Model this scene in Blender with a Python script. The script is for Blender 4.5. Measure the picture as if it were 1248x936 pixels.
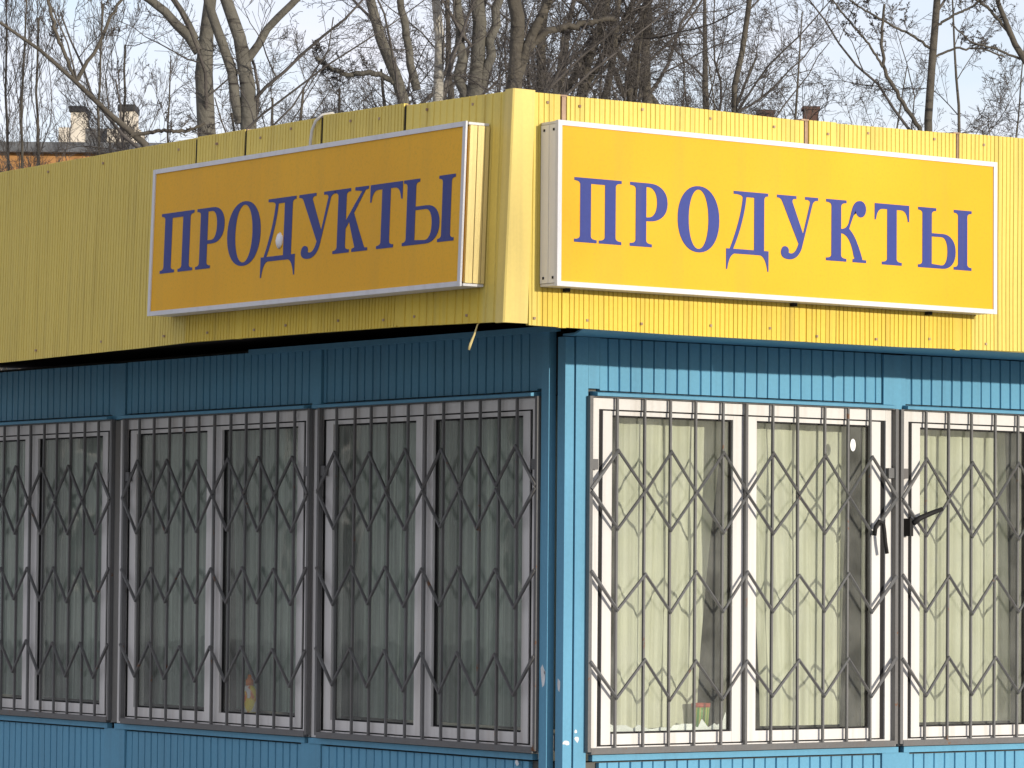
import bpy, math, random
import numpy as np
from mathutils import Vector, Matrix
from mathutils.geometry import tessellate_polygon

for o in list(bpy.data.objects):
    bpy.data.objects.remove(o)
SC = bpy.context.scene
COL = SC.collection
R = math.radians

# ------------------------------------------------------------------ camera
CAM = Vector((-9.596, -12.695, 1.599))
YAW, PITCH, ROLL, FPX = 0.6331, 0.0501, 0.0084, 4592.6       # focal length in pixels of a 1248 wide frame
fw = Vector((math.sin(YAW)*math.cos(PITCH), math.cos(YAW)*math.cos(PITCH), math.sin(PITCH)))
r0 = Vector((math.cos(YAW), -math.sin(YAW), 0)); u0 = r0.cross(fw)
rt = r0*math.cos(ROLL) + u0*math.sin(ROLL); up = -r0*math.sin(ROLL) + u0*math.cos(ROLL)
cd = bpy.data.cameras.new('camera'); cam = bpy.data.objects.new('camera', cd); COL.objects.link(cam)
cam.matrix_world = Matrix(((rt.x, up.x, -fw.x, CAM.x), (rt.y, up.y, -fw.y, CAM.y), (rt.z, up.z, -fw.z, CAM.z), (0, 0, 0, 1)))
cd.sensor_width = 36; cd.lens = FPX/1248*36; cd.clip_start = 0.1; cd.clip_end = 3000
SC.camera = cam

# ------------------------------------------------------------------ sky and sun
SUN = Vector((0.15, -1.0, 0.138)).normalized()
EL = math.asin(SUN.z); AZ = math.atan2(SUN.x, SUN.y)
W = bpy.data.worlds.new('World'); SC.world = W; W.use_nodes = True
nt = W.node_tree; nt.nodes.clear()
sky = nt.nodes.new('ShaderNodeTexSky'); sky.sky_type = 'NISHITA'; sky.sun_disc = False
sky.sun_elevation = EL; sky.sun_rotation = AZ; sky.air_density = 1.0; sky.dust_density = 0.3; sky.ozone_density = 3.0
bg = nt.nodes.new('ShaderNodeBackground'); bg.inputs['Strength'].default_value = 0.15
ow = nt.nodes.new('ShaderNodeOutputWorld')
vt = nt.nodes.new('ShaderNodeTexCoord'); vm = nt.nodes.new('ShaderNodeMapping'); vm.inputs['Scale'].default_value = (2.0, 2.0, 6.0)
vn = nt.nodes.new('ShaderNodeTexNoise'); vn.inputs['Scale'].default_value = 5.0; vn.inputs['Detail'].default_value = 5
vr = nt.nodes.new('ShaderNodeMapRange'); vr.inputs['From Min'].default_value = 0.3; vr.inputs['From Max'].default_value = 0.7; vr.inputs['To Min'].default_value = 0.52; vr.inputs['To Max'].default_value = 0.84
vx = nt.nodes.new('ShaderNodeMix'); vx.data_type = 'RGBA'; vx.inputs[7].default_value = (4.1, 3.85, 4.1, 1)      # thin cloud veil over the whole sky
nt.links.new(vt.outputs['Generated'], vm.inputs[0]); nt.links.new(vm.outputs[0], vn.inputs['Vector']); nt.links.new(vn.outputs['Fac'], vr.inputs[0])
nt.links.new(vr.outputs[0], vx.inputs[0]); nt.links.new(sky.outputs[0], vx.inputs[6]); nt.links.new(vx.outputs[2], bg.inputs[0]); nt.links.new(bg.outputs[0], ow.inputs[0])
sl = bpy.data.lights.new('sun', 'SUN'); sun = bpy.data.objects.new('sun', sl); COL.objects.link(sun)
sl.energy = 2.45; sl.angle = R(0.7); sl.color = (1.0, 0.92, 0.80)
sun.rotation_euler = (-SUN).to_track_quat('-Z', 'Y').to_euler(); sun.location = (4, -30, 12)
SC.view_settings.view_transform = 'Standard'; SC.view_settings.look = 'None'
SC.view_settings.exposure = 0.8; SC.view_settings.gamma = 1.0; SC.view_settings.use_curve_mapping = False

# ------------------------------------------------------------------ helpers
rnd = random.Random(7)
RG = np.random.default_rng(11)

def tag(o, label=None, cat=None, group=None, kind=None):
    if label: o['label'] = label
    if cat: o['category'] = cat
    if group: o['group'] = group
    if kind: o['kind'] = kind
    return o

def empty(name, loc=(0, 0, 0), parent=None):
    o = bpy.data.objects.new(name, None); o.empty_display_size = 0.1; COL.objects.link(o)
    if parent is not None:
        o.parent = parent
    o.location = loc
    return o

def link_mesh(name, me, mat, parent=None, smooth=False):
    if mat and not me.materials: me.materials.append(mat)
    if smooth:
        me.polygons.foreach_set('use_smooth', [True]*len(me.polygons))
    o = bpy.data.objects.new(name, me); COL.objects.link(o)
    if parent is not None:
        o.parent = parent
        ms = Matrix.Identity(4); q = parent; t = Vector((0, 0, 0))
        while q is not None:
            t += q.location; q = q.parent
        o.location = -t                      # meshes are written in world coordinates
    return o

class Wl:                                     # maps (along, up, out) of a wall into the world
    def __init__(s, side): s.side = side
    def __call__(s, u, z, d):
        return (u, -d, z) if s.side == 'R' else (-d, u, z)
WR, WLf = Wl('R'), Wl('L')

class MB:
    def __init__(s, wall=None): s.v = []; s.f = []; s.w = wall
    def p(s, u, z, d):
        s.v.append(s.w(u, z, d) if s.w else (u, z, d)); return len(s.v)-1
    def box(s, u0, u1, z0, z1, d0, d1):
        i = [s.p(u, z, d) for d in (d0, d1) for z in (z0, z1) for u in (u0, u1)]
        s.f += [(i[0], i[1], i[3], i[2]), (i[4], i[6], i[7], i[5]), (i[0], i[4], i[5], i[1]),
                (i[2], i[3], i[7], i[6]), (i[0], i[2], i[6], i[4]), (i[1], i[5], i[7], i[3])]
        return s
    def hexa(s, pts):                          # 8 points ordered like box()
        i = []
        for q in pts: i.append(s.p(*q))
        s.f += [(i[0], i[1], i[3], i[2]), (i[4], i[6], i[7], i[5]), (i[0], i[4], i[5], i[1]),
                (i[2], i[3], i[7], i[6]), (i[0], i[2], i[6], i[4]), (i[1], i[5], i[7], i[3])]
        return s
    def tube(s, pts, rad, n=6, cap=True):
        P = [Vector(s.w(*q)) if s.w else Vector(q) for q in pts]
        rad = rad if isinstance(rad, (list, tuple)) else [rad]*len(P)
        rings = []; prev = None
        for k, q in enumerate(P):
            t = (P[min(k+1, len(P)-1)] - P[max(k-1, 0)]).normalized()
            a = prev if prev is not None else (Vector((0.123, 0.456, 0.88)))
            a = (a - t*a.dot(t))
            if a.length < 1e-4: a = t.orthogonal()
            a.normalize(); prev = a; b = t.cross(a)
            ring = []
            for j in range(n):
                an = 2*math.pi*j/n
                c = q + (a*math.cos(an) + b*math.sin(an))*rad[k]
                s.v.append(tuple(c)); ring.append(len(s.v)-1)
            rings.append(ring)
        for A, B in zip(rings[:-1], rings[1:]):
            for j in range(n):
                s.f.append((A[j], A[(j+1) % n], B[(j+1) % n], B[j]))
        if cap:
            s.f.append(tuple(reversed(rings[0]))); s.f.append(tuple(rings[-1]))
        return s
    def lathe(s, base, prof, n=16, sx=1, sy=1):
        rings = []
        for r_, z in prof:
            ring = []
            for j in range(n):
                an = 2*math.pi*j/n
                s.v.append((base[0]+r_*sx*math.cos(an), base[1]+r_*sy*math.sin(an), base[2]+z)); ring.append(len(s.v)-1)
            rings.append(ring)
        for A, B in zip(rings[:-1], rings[1:]):
            for j in range(n): s.f.append((A[j], A[(j+1) % n], B[(j+1) % n], B[j]))
        s.f.append(tuple(reversed(rings[0]))); s.f.append(tuple(rings[-1]))
        return s
    def mesh(s, name):
        me = bpy.data.meshes.new(name); me.from_pydata(s.v, [], s.f); me.update(); return me
    def build(s, name, mat, parent=None, smooth=False):
        return link_mesh(name, s.mesh(name), mat, parent, smooth)

# ------------------------------------------------------------------ materials
class NT:
    def __init__(s, name):
        s.m = bpy.data.materials.new(name); s.m.use_nodes = True
        s.t = s.m.node_tree; s.b = s.t.nodes['Principled BSDF']; s.out = s.t.nodes['Material Output']
    def n(s, typ, **kw):
        x = s.t.nodes.new(typ)
        for k, v in kw.items(): setattr(x, k, v)
        return x
    def l(s, a, b): s.t.links.new(a, b)
    def math(s, op, a, b=None, clamp=False):
        x = s.n('ShaderNodeMath', operation=op); x.use_clamp = clamp
        for i, q in enumerate((a, b)):
            if q is None: continue
            if isinstance(q, (int, float)): x.inputs[i].default_value = q
            else: s.l(q, x.inputs[i])
        return x.outputs[0]
    def mix(s, f, a, b, typ='MIX'):
        x = s.n('ShaderNodeMix', data_type='RGBA', blend_type=typ)
        for sock, q in ((x.inputs[0], f), (x.inputs[6], a), (x.inputs[7], b)):
            if isinstance(q, (int, float)): sock.default_value = q
            elif isinstance(q, tuple): sock.default_value = (*q, 1)
            else: s.l(q, sock)
        return x.outputs[2]
    def noise(s, scale, detail=4, vec=None, rough=0.5, stretch=None):
        x = s.n('ShaderNodeTexNoise'); x.inputs['Scale'].default_value = scale
        x.inputs['Detail'].default_value = detail; x.inputs['Roughness'].default_value = rough
        if vec is None: vec = s.pos()
        if stretch:
            mp = s.n('ShaderNodeMapping'); mp.inputs['Scale'].default_value = stretch; s.l(vec, mp.inputs[0]); vec = mp.outputs[0]
        s.l(vec, x.inputs['Vector']); return x.outputs['Fac']
    def pos(s):
        if not hasattr(s, '_p'): s._p = s.n('ShaderNodeNewGeometry').outputs['Position']
        return s._p
    def xyz(s):
        if not hasattr(s, '_x'):
            x = s.n('ShaderNodeSeparateXYZ'); s.l(s.pos(), x.inputs[0]); s._x = x.outputs
        return s._x
    def ramp(s, f, a, b):
        x = s.n('ShaderNodeMapRange'); x.inputs['From Min'].default_value = a; x.inputs['From Max'].default_value = b
        x.clamp = True; s.l(f, x.inputs[0]); return x.outputs[0]
    def bump(s, h, strength, dist=0.01):
        x = s.n('ShaderNodeBump'); x.inputs['Strength'].default_value = strength; x.inputs['Distance'].default_value = dist
        s.l(h, x.inputs['Height']); s.l(x.outputs[0], s.b.inputs['Normal'])
    def col(s, c):
        if isinstance(c, tuple): s.b.inputs['Base Color'].default_value = (*c, 1)
        else: s.l(c, s.b.inputs['Base Color'])
    def rough(s, r, spec=0.5):
        s.b.inputs['Specular IOR Level'].default_value = spec
        if isinstance(r, (int, float)): s.b.inputs['Roughness'].default_value = r
        else: s.l(r, s.b.inputs['Roughness'])

def paint(name, c, rough=0.5, var=0.12, dirt=(0.10, 0.085, 0.06), dirt_amt=0.25, chips=None, chip_amt=0.68, spec=0.4, bump=0.15, fade=None):
    k = NT(name)
    big = k.noise(1.7, 4); streak = k.noise(1.0, 4, stretch=(22, 22, 0.7)); fine = k.noise(60, 3)
    v = k.math('ADD', k.math('MULTIPLY', big, 0.6), k.math('MULTIPLY', fine, 0.4))
    a = tuple(q*(1-var) for q in c); b = tuple(min(1, q*(1+var)) for q in c)
    base = k.mix(k.ramp(v, 0.3, 0.7), a, b)
    if fade is not None:                       # paint kept from fading below a sign board
        x = k.xyz(); ax = x[0] if fade[0] == 'X' else x[1]
        msk = k.math('MULTIPLY', k.math('MULTIPLY', k.ramp(ax, fade[1]-0.01, fade[1]+0.01), k.ramp(ax, fade[2]+0.01, fade[2]-0.01)), k.ramp(x[2], fade[3]+0.05, fade[3]-0.02))
        base = k.mix(msk, base, k.mix(1.0, base, fade[4], 'MULTIPLY'))
    oi = k.n('ShaderNodeObjectInfo').outputs['Random']
    tv = k.n('ShaderNodeCombineXYZ'); tb = k.math('ADD', k.math('MULTIPLY', oi, 0.10), 0.93)
    for q in range(3): k.l(tb, tv.inputs[q])
    base = k.mix(1.0, base, tv.outputs[0], 'MULTIPLY')
    d = k.math('MULTIPLY', k.ramp(streak, 0.50, 0.80), dirt_amt)
    base = k.mix(d, base, dirt)
    if chips:
        ch = k.math('GREATER_THAN', k.noise(14, 6, rough=0.65), chip_amt)
        base = k.mix(ch, base, chips)
    k.col(base); k.rough(k.math('ADD', k.math('MULTIPLY', big, 0.25), rough-0.12), spec)
    if bump: k.bump(k.math('ADD', fine, k.math('MULTIPLY', k.noise(6, 3), 2.0)), bump, 0.004)
    return k.m

def plain(name, c, rough=0.6, var=0.15, scale=20, spec=0.3, metal=0.0, bump=0.0):
    k = NT(name); n = k.noise(scale, 4)
    k.col(k.mix(k.ramp(n, 0.3, 0.7), tuple(q*(1-var) for q in c), tuple(min(1, q*(1+var)) for q in c)))
    k.rough(rough, spec); k.b.inputs['Metallic'].default_value = metal
    if bump: k.bump(n, bump, 0.01)
    return k.m

YEL = (0.70, 0.555, 0.135)
M = {}
M['yelR'] = paint('yellow_fascia_paint_street', YEL, 0.5, 0.06, dirt=(0.24, 0.17, 0.06), dirt_amt=0.38, spec=0.22, fade=('X', -0.655, 1.69, 2.72, (1.0, 0.93, 0.55)))
M['yelL'] = paint('yellow_fascia_paint_side', YEL, 0.5, 0.06, dirt=(0.24, 0.17, 0.06), dirt_amt=0.38, spec=0.22, fade=('Y', -0.53, 1.74, 2.72, (1.0, 0.93, 0.55)))
M['yelT'] = paint('yellow_trim_paint', (0.69, 0.54, 0.155), 0.45, 0.06, dirt=(0.32, 0.24, 0.10), dirt_amt=0.35, chips=(0.75, 0.72, 0.62), chip_amt=0.735)
M['blue'] = paint('blue_wall_paint', (0.112, 0.310, 0.452), 0.48, 0.08, dirt=(0.07, 0.15, 0.22), dirt_amt=0.25, spec=0.3, chips=(0.50, 0.56, 0.58), chip_amt=0.765)
M['chip'] = plain('bare_primer', (0.62, 0.64, 0.64), 0.7)
M['pvc'] = paint('white_window_plastic', (0.64, 0.625, 0.60), 0.42, 0.04, dirt=(0.30, 0.24, 0.17), dirt_amt=0.35, bump=0.05)
M['gasket'] = plain('black_gasket', (0.012, 0.011, 0.011), 0.7)
M['iron'] = paint('grey_grille_paint', (0.128, 0.127, 0.126), 0.45, 0.12, dirt=(0.12, 0.09, 0.07), dirt_amt=0.35, bump=0.3, chips=(0.15, 0.075, 0.04), chip_amt=0.67)
M['alu'] = paint('sign_frame_aluminium', (0.66, 0.66, 0.67), 0.38, 0.04, dirt=(0.30, 0.27, 0.22), dirt_amt=0.25, bump=0.05)
M['endw'] = paint('white_sign_end', (0.80, 0.80, 0.81), 0.4, 0.03, dirt=(0.5, 0.48, 0.44), dirt_amt=0.25, bump=0.0)
M['sgy'] = None
M['let'] = paint('sign_letter_film', (0.040, 0.056, 0.235), 0.45, 0.08, dirt=(0.12, 0.10, 0.12), dirt_amt=0.25, bump=0.0, spec=0.25)
M['rust'] = paint('rusty_strap', (0.40, 0.28, 0.19), 0.75, 0.3, dirt=(0.12, 0.045, 0.02), dirt_amt=0.8, bump=0.4)
M['dark'] = plain('dark_void', (0.018, 0.016, 0.015), 0.9)
M['wood'] = plain('grey_timber', (0.16, 0.14, 0.12), 0.8)
M['cream'] = paint('cream_sign_end', (0.74, 0.60, 0.25), 0.45, 0.05, dirt=(0.30, 0.24, 0.12), dirt_amt=0.45)
M['cable'] = plain('white_cable', (0.62, 0.60, 0.54), 0.5)
M['lump'] = plain('white_lump', (0.80, 0.80, 0.80), 0.8)
M['inner'] = plain('interior_wall', (0.10, 0.10, 0.09), 0.8, 0.05)
M['sticker'] = plain('white_sticker', (0.82, 0.82, 0.80), 0.5)
M['roof'] = plain('roof_felt', (0.06, 0.06, 0.06), 0.9, 0.3)

k = NT('sign_face_film')
n1 = k.noise(0.9, 3); n2 = k.noise(90, 3); n3 = k.noise(1.0, 5, stretch=(9, 9, 0.5))
c = k.mix(k.ramp(n1, 0.3, 0.7), (0.73, 0.370, 0.016), (0.82, 0.445, 0.026)); c = k.mix(k.math('MULTIPLY', k.ramp(n2, 0.50, 0.75), 0.30), c, (0.50, 0.29, 0.03))
c = k.mix(k.math('MULTIPLY', k.ramp(n3, 0.50, 0.85), 0.28), c, (0.42, 0.27, 0.06))
k.col(c); k.rough(0.45, 0.22); k.bump(k.noise(1.6, 2), 0.25, 0.03); M['sgy'] = k.m

k = NT('window_glass'); k.t.nodes.remove(k.b)
lw = k.n('ShaderNodeLayerWeight'); lw.inputs[0].default_value = 0.5
f5 = k.math('POWER', lw.outputs['Facing'], 4.0)
fr = k.math('ADD', k.math('MULTIPLY', f5, 0.9), 0.055, True)
tr = k.n('ShaderNodeBsdfTransparent'); tr.inputs[0].default_value = (0.93, 0.95, 0.93, 1)
gl = k.n('ShaderNodeBsdfGlossy'); gl.inputs['Roughness'].default_value = 0.03; gl.inputs[0].default_value = (0.95, 0.97, 0.97, 1)
bp = k.n('ShaderNodeBump'); bp.inputs['Strength'].default_value = 0.06; bp.inputs['Distance'].default_value = 0.02
k.l(k.noise(3.0, 2), bp.inputs['Height']); k.l(bp.outputs[0], gl.inputs['Normal'])
mx = k.n('ShaderNodeMixShader'); k.l(fr, mx.inputs[0]); k.l(tr.outputs[0], mx.inputs[1]); k.l(gl.outputs[0], mx.inputs[2])
df = k.n('ShaderNodeBsdfDiffuse'); df.inputs[0].default_value = (0.55, 0.55, 0.50, 1)
mx2 = k.n('ShaderNodeMixShader'); k.l(k.math('ADD', k.math('MULTIPLY', k.ramp(k.noise(7, 5), 0.35, 0.8), 0.10), 0.055), mx2.inputs[0])
k.l(mx.outputs[0], mx2.inputs[1]); k.l(df.outputs[0], mx2.inputs[2]); k.l(mx2.outputs[0], k.out.inputs[0]); M['glass'] = k.m

def cloth(name, c0, c1):
    k = NT(name); k.t.nodes.remove(k.b)
    d1 = k.n('ShaderNodeBsdfDiffuse'); t1 = k.n('ShaderNodeBsdfTranslucent'); cc = k.mix(k.ramp(k.noise(1.0, 3, stretch=(38, 38, 0.35)), 0.32, 0.68), c0, c1)  # vertical colour streaks paint in the light and dark of the folds
    k.l(cc, d1.inputs[0]); k.l(cc, t1.inputs[0]); mx = k.n('ShaderNodeMixShader'); mx.inputs[0].default_value = 0.22
    k.l(d1.outputs[0], mx.inputs[1]); k.l(t1.outputs[0], mx.inputs[2]); k.l(mx.outputs[0], k.out.inputs[0]); return k.m
M['cloth'] = cloth('cream_curtain_cloth', (0.70, 0.68, 0.51), (0.93, 0.91, 0.74))
M['cloth2'] = cloth('shade_darkened_curtain_cloth', (0.10, 0.145, 0.13), (0.48, 0.56, 0.50))  # left-wall curtains: grey-green colour darkened to stand in for the shade indoors

def bark(name, c, c2):
    k = NT(name); n = k.noise(3.0, 5); n2 = k.noise(2.0, 4, stretch=(1, 1, 6))
    b = k.mix(k.ramp(n, 0.35, 0.7), c, tuple(q*1.5 for q in c)); b = k.mix(k.ramp(n2, 0.60, 0.72), b, c2)
    k.col(b); k.rough(0.85, 0.2); k.bump(k.noise(12, 4), 0.6, 0.05); return k.m
M['bark'] = bark('poplar_bark', (0.100, 0.093, 0.076), (0.035, 0.030, 0.026))
M['birch'] = bark('birch_bark', (0.30, 0.28, 0.235), (0.07, 0.06, 0.05))
M['dbark'] = bark('dark_bark', (0.075, 0.066, 0.052), (0.03, 0.027, 0.024))
M['twig'] = plain('twig_bark', (0.088, 0.078, 0.069), 0.85, 0.35, 2.0, 0.2)

# ------------------------------------------------------------------ ground
k = NT('asphalt'); n = k.noise(0.35, 5); n2 = k.noise(30, 4)
c = k.mix(k.ramp(n, 0.35, 0.65), (0.13, 0.13, 0.132), (0.19, 0.19, 0.19)); c = k.mix(k.math('MULTIPLY', n2, 0.5), c, (0.24, 0.235, 0.23))
k.col(c); k.rough(0.85, 0.3); k.bump(n2, 0.5, 0.02); M['asph'] = k.m
g = MB(); g.v = [(-900, -900, 0), (900, -900, 0), (900, 900, 0), (-900, 900, 0)]; g.f = [(0, 1, 2, 3)]
tag(g.build('ground', M['asph']), kind='structure')
M['pave'] = plain('concrete_pavement', (0.36, 0.355, 0.34), 0.85, 0.2, 3.0, 0.3, 0, 0.3)
pv = MB(); pv.hexa([(-3.0, -3.4, 0.004), (9.0, -3.4, 0.004), (-3.0, 8.5, 0.004), (9.0, 8.5, 0.004), (-3.0, -3.4, 0.12), (9.0, -3.4, 0.12), (-3.0, 8.5, 0.12), (9.0, 8.5, 0.12)])
tag(pv.build('pavement', M['pave']), kind='structure')

# ------------------------------------------------------------------ shop building
shop = empty('shop_building', (0, 0, 0.12))
tag(shop, 'low corner shop clad in blue ribbed panels with yellow fascia', 'building')

def ribbed(name, wall, u_a, u_b, zb, zt, pitch, gw, gd, mat, base_d=0.0, thick=0.02, lean=None, amp=0.0, zseg=4, jit=0.12, parent=None, seed=0):
    """profiled sheet: flat ribs parted by narrow grooves; zb and zt are heights or functions of u"""
    rr = random.Random(seed); fb = zb if callable(zb) else (lambda u: zb); ft = zt if callable(zt) else (lambda u: zt)
    prof = [(u_a, 0.0)]; u = u_a + pitch*rr.uniform(0.4, 0.95)
    while u < u_b - gw*1.6:
        w = gw*rr.uniform(0.75, 1.3); dd = gd*rr.uniform(0.8, 1.2)
        prof += [(u-w*0.5, 0.0), (u-w*0.28, -dd), (u+w*0.28, -dd), (u+w*0.5, 0.0)]
        u += pitch*(1+rr.uniform(-jit, jit))
    prof.append((u_b, 0.0))
    b = MB(wall); nz = zseg+1; idx = []
    ph = rr.uniform(0, 6)
    for (u, d) in prof:
        row = []
        for j in range(nz):
            z = fb(u) + (ft(u)-fb(u))*j/zseg
            dd = base_d + d + amp*(math.sin(u*5.1+ph+z*2.3)*0.6 + math.sin(u*11.7+z*6.1+ph*2)*0.4)
            if lean: dd += lean*(3.53-z)
            row.append(b.p(u, z, dd))
        idx.append(row)
    for A, B in zip(idx[:-1], idx[1:]):
        for j in range(zseg): b.f.append((A[j], B[j], B[j+1], A[j+1]))
    bk = []
    for u in (u_a, u_b):
        for z in (fb(u), ft(u)):
            dd = base_d - thick + (lean*(3.53-z) if lean else 0); bk.append(b.p(u, z, dd))
    b.f += [(bk[0], bk[1], bk[3], bk[2])]
    b.f.append(tuple([bk[0]] + [r[0] for r in idx] + [bk[2]])[::-1])
    b.f.append(tuple([bk[1]] + [r[-1] for r in idx] + [bk[3]]))
    b.f.append(tuple([bk[0]] + idx[0] + [bk[1]])); b.f.append(tuple([bk[2]] + idx[-1] + [bk[3]])[::-1])
    return b.build(name, mat, parent)

def pbox(name, mat, wall, *a, parent=shop):
    return MB(wall).box(*a).build(name, mat, parent)

ZS = 2.605                                     # top of the blue wall
GU = {'R': [0.118, 1.887, 3.656], 'L': [0.162, 1.930, 3.735]}
GWS = {'R': 1.737, 'L': 1.683}
for side, wall in (('R', WR), ('L', WLf)):
    us = GU[side]; top = 2.60 if side == 'R' else 2.635
    # corner trims
    if side == 'R':
        pbox('corner_trim', M['blue'], wall, 0.053, 0.118, 0.12, 2.602, -0.02, 0.006)
        pbox('corner_trim', M['blue'], wall, 0.1205, 0.180, 2.385, 2.602, -0.02, 0.004)
    else:
        pbox('corner_trim', M['blue'], wall, 0.092, 0.145, 0.12, 2.630, -0.02, 0.017)
        pbox('corner_trim', M['blue'], wall, 0.148, 0.196, 2.385, 2.630, -0.02, 0.004)
    for i, u in enumerate(us):
        if side == 'R': ua = 0.183 if i == 0 else u+0.043; ub = us[i+1]-0.101 if i < 2 else u+1.70
        else: ua = (0.199, u+0.009, u+0.037)[i]; ub = (us[1]-0.074, us[2]-0.101, u+1.70)[i]
        ribbed('wall_panel', wall, ua, ub, 2.378, top, 0.0625, 0.011, 0.009, M['blue'], 0.0, 0.02, amp=0.0025, jit=0.06, parent=shop, seed=10+i+(5 if side == 'L' else 0))
        ribbed('wall_panel', wall, u+0.075, u+1.668, 0.12, 0.798, 0.0625, 0.011, 0.009, M['blue'], 0.0, 0.02, amp=0.0025, jit=0.06, parent=shop, seed=30+i+(5 if side == 'L' else 0))
        if i < 2:
            pbox('trim_strip', M['blue'], wall, ub+0.006, (us[i+1]+0.037 if side == 'R' else us[i+1]+(0.004, 0.031)[i]), 2.352, top-0.003, -0.02, 0.009)
            pbox('trim_strip', M['blue'], wall, u+1.674, us[i+1]+0.068, 0.12, 0.806, -0.02, 0.008)
        # ledge over the window and sill strip under it
        m = MB(wall); a, b_ = u+0.020, u+1.72
        m.hexa([(a, 2.353, -0.01), (b_, 2.353, -0.01), (a, 2.374, -0.01), (b_, 2.374, -0.01), (a, 2.353, 0.046), (b_, 2.353, 0.046), (a, 2.366, 0.046), (b_, 2.366, 0.046)])
        m.build('window_ledge', M['blue'], shop)
        m = MB(wall); m.box(u+0.03, u+1.766, 0.8065, 0.832, -0.015, 0.014); m.build('sill_strip', M['blue'], shop)
        # backing behind cladding
    pbox('wall_core', M['inner'], wall, 0.10, 5.6, 0.12, 0.80, -0.12, -0.022)
    pbox('wall_core', M['inner'], wall, 0.10, 5.6, 2.36, 2.60, -0.12, -0.022)

# corner post, recessed between the two claddings
pbox('corner_post', M['blue'], WR, 0.0, 0.047, 0.12, 2.60, -0.052, 0.0)
pbox('corner_infill', M['dark'], WR, 0.048, 0.10, 0.12, 2.60, -0.10, -0.055)
pbox('corner_infill', M['dark'], WLf, 0.053, 0.10, 0.12, 2.60, -0.09, -0.050)
# bare patches where the paint has come off
def patch(wall, u, z, w, h, d, seed):
    rr = random.Random(seed); n = 9; b = MB(wall); f = []; f2 = []
    for j in range(n):
        an = 2*math.pi*j/n; q = rr.uniform(0.55, 1.1)
        f.append(b.p(u+w*0.5*q*math.cos(an), z+h*0.5*q*math.sin(an), d+0.0012))
    for j in range(n):
        q = Vector(b.v[f[j]]); b.v.append(tuple(q - Vector(wall(0, 0, 0.0012)))); f2.append(len(b.v)-1)
    b.f.append(tuple(f)); b.f += [(f[j], f[(j+1) % n], f2[(j+1) % n], f2[j]) for j in range(n)]
    return b.build('bare_patch', M['chip'], shop)
for a in [(WLf, 0.118, 1.165, 0.040, 0.10, 0.017, 1), (WLf, 0.028, 1.13, 0.018, 0.075, 0.0, 2), (WLf, 0.105, 1.18, 0.012, 0.02, 0.017, 12), (WR, 0.070, 0.90, 0.032, 0.03, 0.006, 3), (WR, 0.064, 0.935, 0.020, 0.018, 0.006, 4),
          (WR, 0.018, 0.885, 0.038, 0.022, 0.0, 5), (WLf, 0.30, 0.79, 0.03, 0.03, 0.0145, 6)]:
    patch(*a)

# ---- windows
def window(wall, u):
    """white two-light window: outer frame, dark rebate, two sashes with their panes"""
    fr = MB(wall); a, b_, z0, z1 = u+0.008, u+1.757, 0.835, 2.347
    fr.box(a, a+0.052, z0, z1, -0.07, 0.004); fr.box(b_-0.065, b_, z0, z1, -0.07, 0.004)
    fr.box(a+0.052, b_-0.065, z1-0.048, z1, -0.07, 0.003); fr.box(a+0.052, b_-0.065, z0, z0+0.032, -0.07, 0.006)
    w = fr.build('window', M['pvc'], shop)
    rb = MB(wall); zz0, zz1 = z0+0.032, z1-0.048
    rb.box(a+0.0525, a+0.0765, zz0, zz1, -0.06, -0.005); rb.box(u+1.6645, b_-0.0655, zz0, zz1, -0.06, -0.005); rb.box(u+0.8625, u+0.8875, zz0, zz1, -0.06, -0.008)
    rb.box(u+0.086, u+1.664, zz1-0.006, zz1, -0.0595, -0.010); rb.box(u+0.086, u+1.664, zz0, zz0+0.006, -0.0595, -0.010)
    rb.build('rebate', M['gasket'], w)
    for (s0, s1) in ((u+0.085, u+0.862), (u+0.888, u+1.664)):
        s = MB(wall); wl, wr, wb, wt = 0.050, 0.058, 0.052, 0.024
        y0_, y1_ = zz0+0.0065, zz1-0.0065; s.box(s0, s0+wl, y0_, y1_, -0.06, 0.0); s.box(s1-wr, s1, y0_, y1_, -0.06, 0.0)
        s.box(s0+wl, s1-wr, zz1-wt, y1_, -0.06, -0.001); s.box(s0+wl, s1-wr, y0_, zz0+wb, -0.06, -0.001)
        s.build('sash', M['pvc'], w)
        q = MB(wall); g0, g1, h0, h1 = s0+wl, s1-wr, zz0+wb, zz1-wt; t = 0.007
        q.box(g0, g0+t, h0, h1, -0.03, -0.013); q.box(g1-t, g1, h0, h1, -0.03, -0.013); q.box(g0+t, g1-t, h1-t, h1, -0.03, -0.013); q.box(g0+t, g1-t, h0, h0+t, -0.03, -0.013)
        q.build('gasket', M['gasket'], w)
        MB(wall).box(g0+0.001, g1-0.001, h0+0.001, h1-0.001, -0.028, -0.022).build('pane', M['glass'], w)
    MB(wall).box(u+0.03, u+1.74, 0.84, 0.910, -0.30, -0.071).build('inner_sill', M['pvc'], w)
    return w
for side, wall in (('R', WR), ('L', WLf)):
    for i, u in enumerate(GU[side]): window(wall, u)

# ---- interior and roof
pbox('floor', M['inner'], None, 0.15, 5.5, 0.15, 5.5, 0.12, 0.20)
pbox('ceiling', M['inner'], None, 0.125, 5.55, 0.125, 5.55, 2.61, 2.66)
pbox('back_wall', M['inner'], None, 0.2, 5.6, 5.45, 5.6, 0.12, 2.60)
pbox('back_wall', M['inner'], None, 5.45, 5.6, 0.2, 5.44, 0.12, 2.60)
pbox('roof', M['roof'], None, -0.74, 5.7, -0.64, 5.7, 3.15, 3.30)
pbox('eaves_shade_board', M['dark'], None, -0.72, 5.6, -0.62, 5.6, 2.70, 2.72)  # near-black board; the darkness of the open eaves is put into its colour

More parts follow.
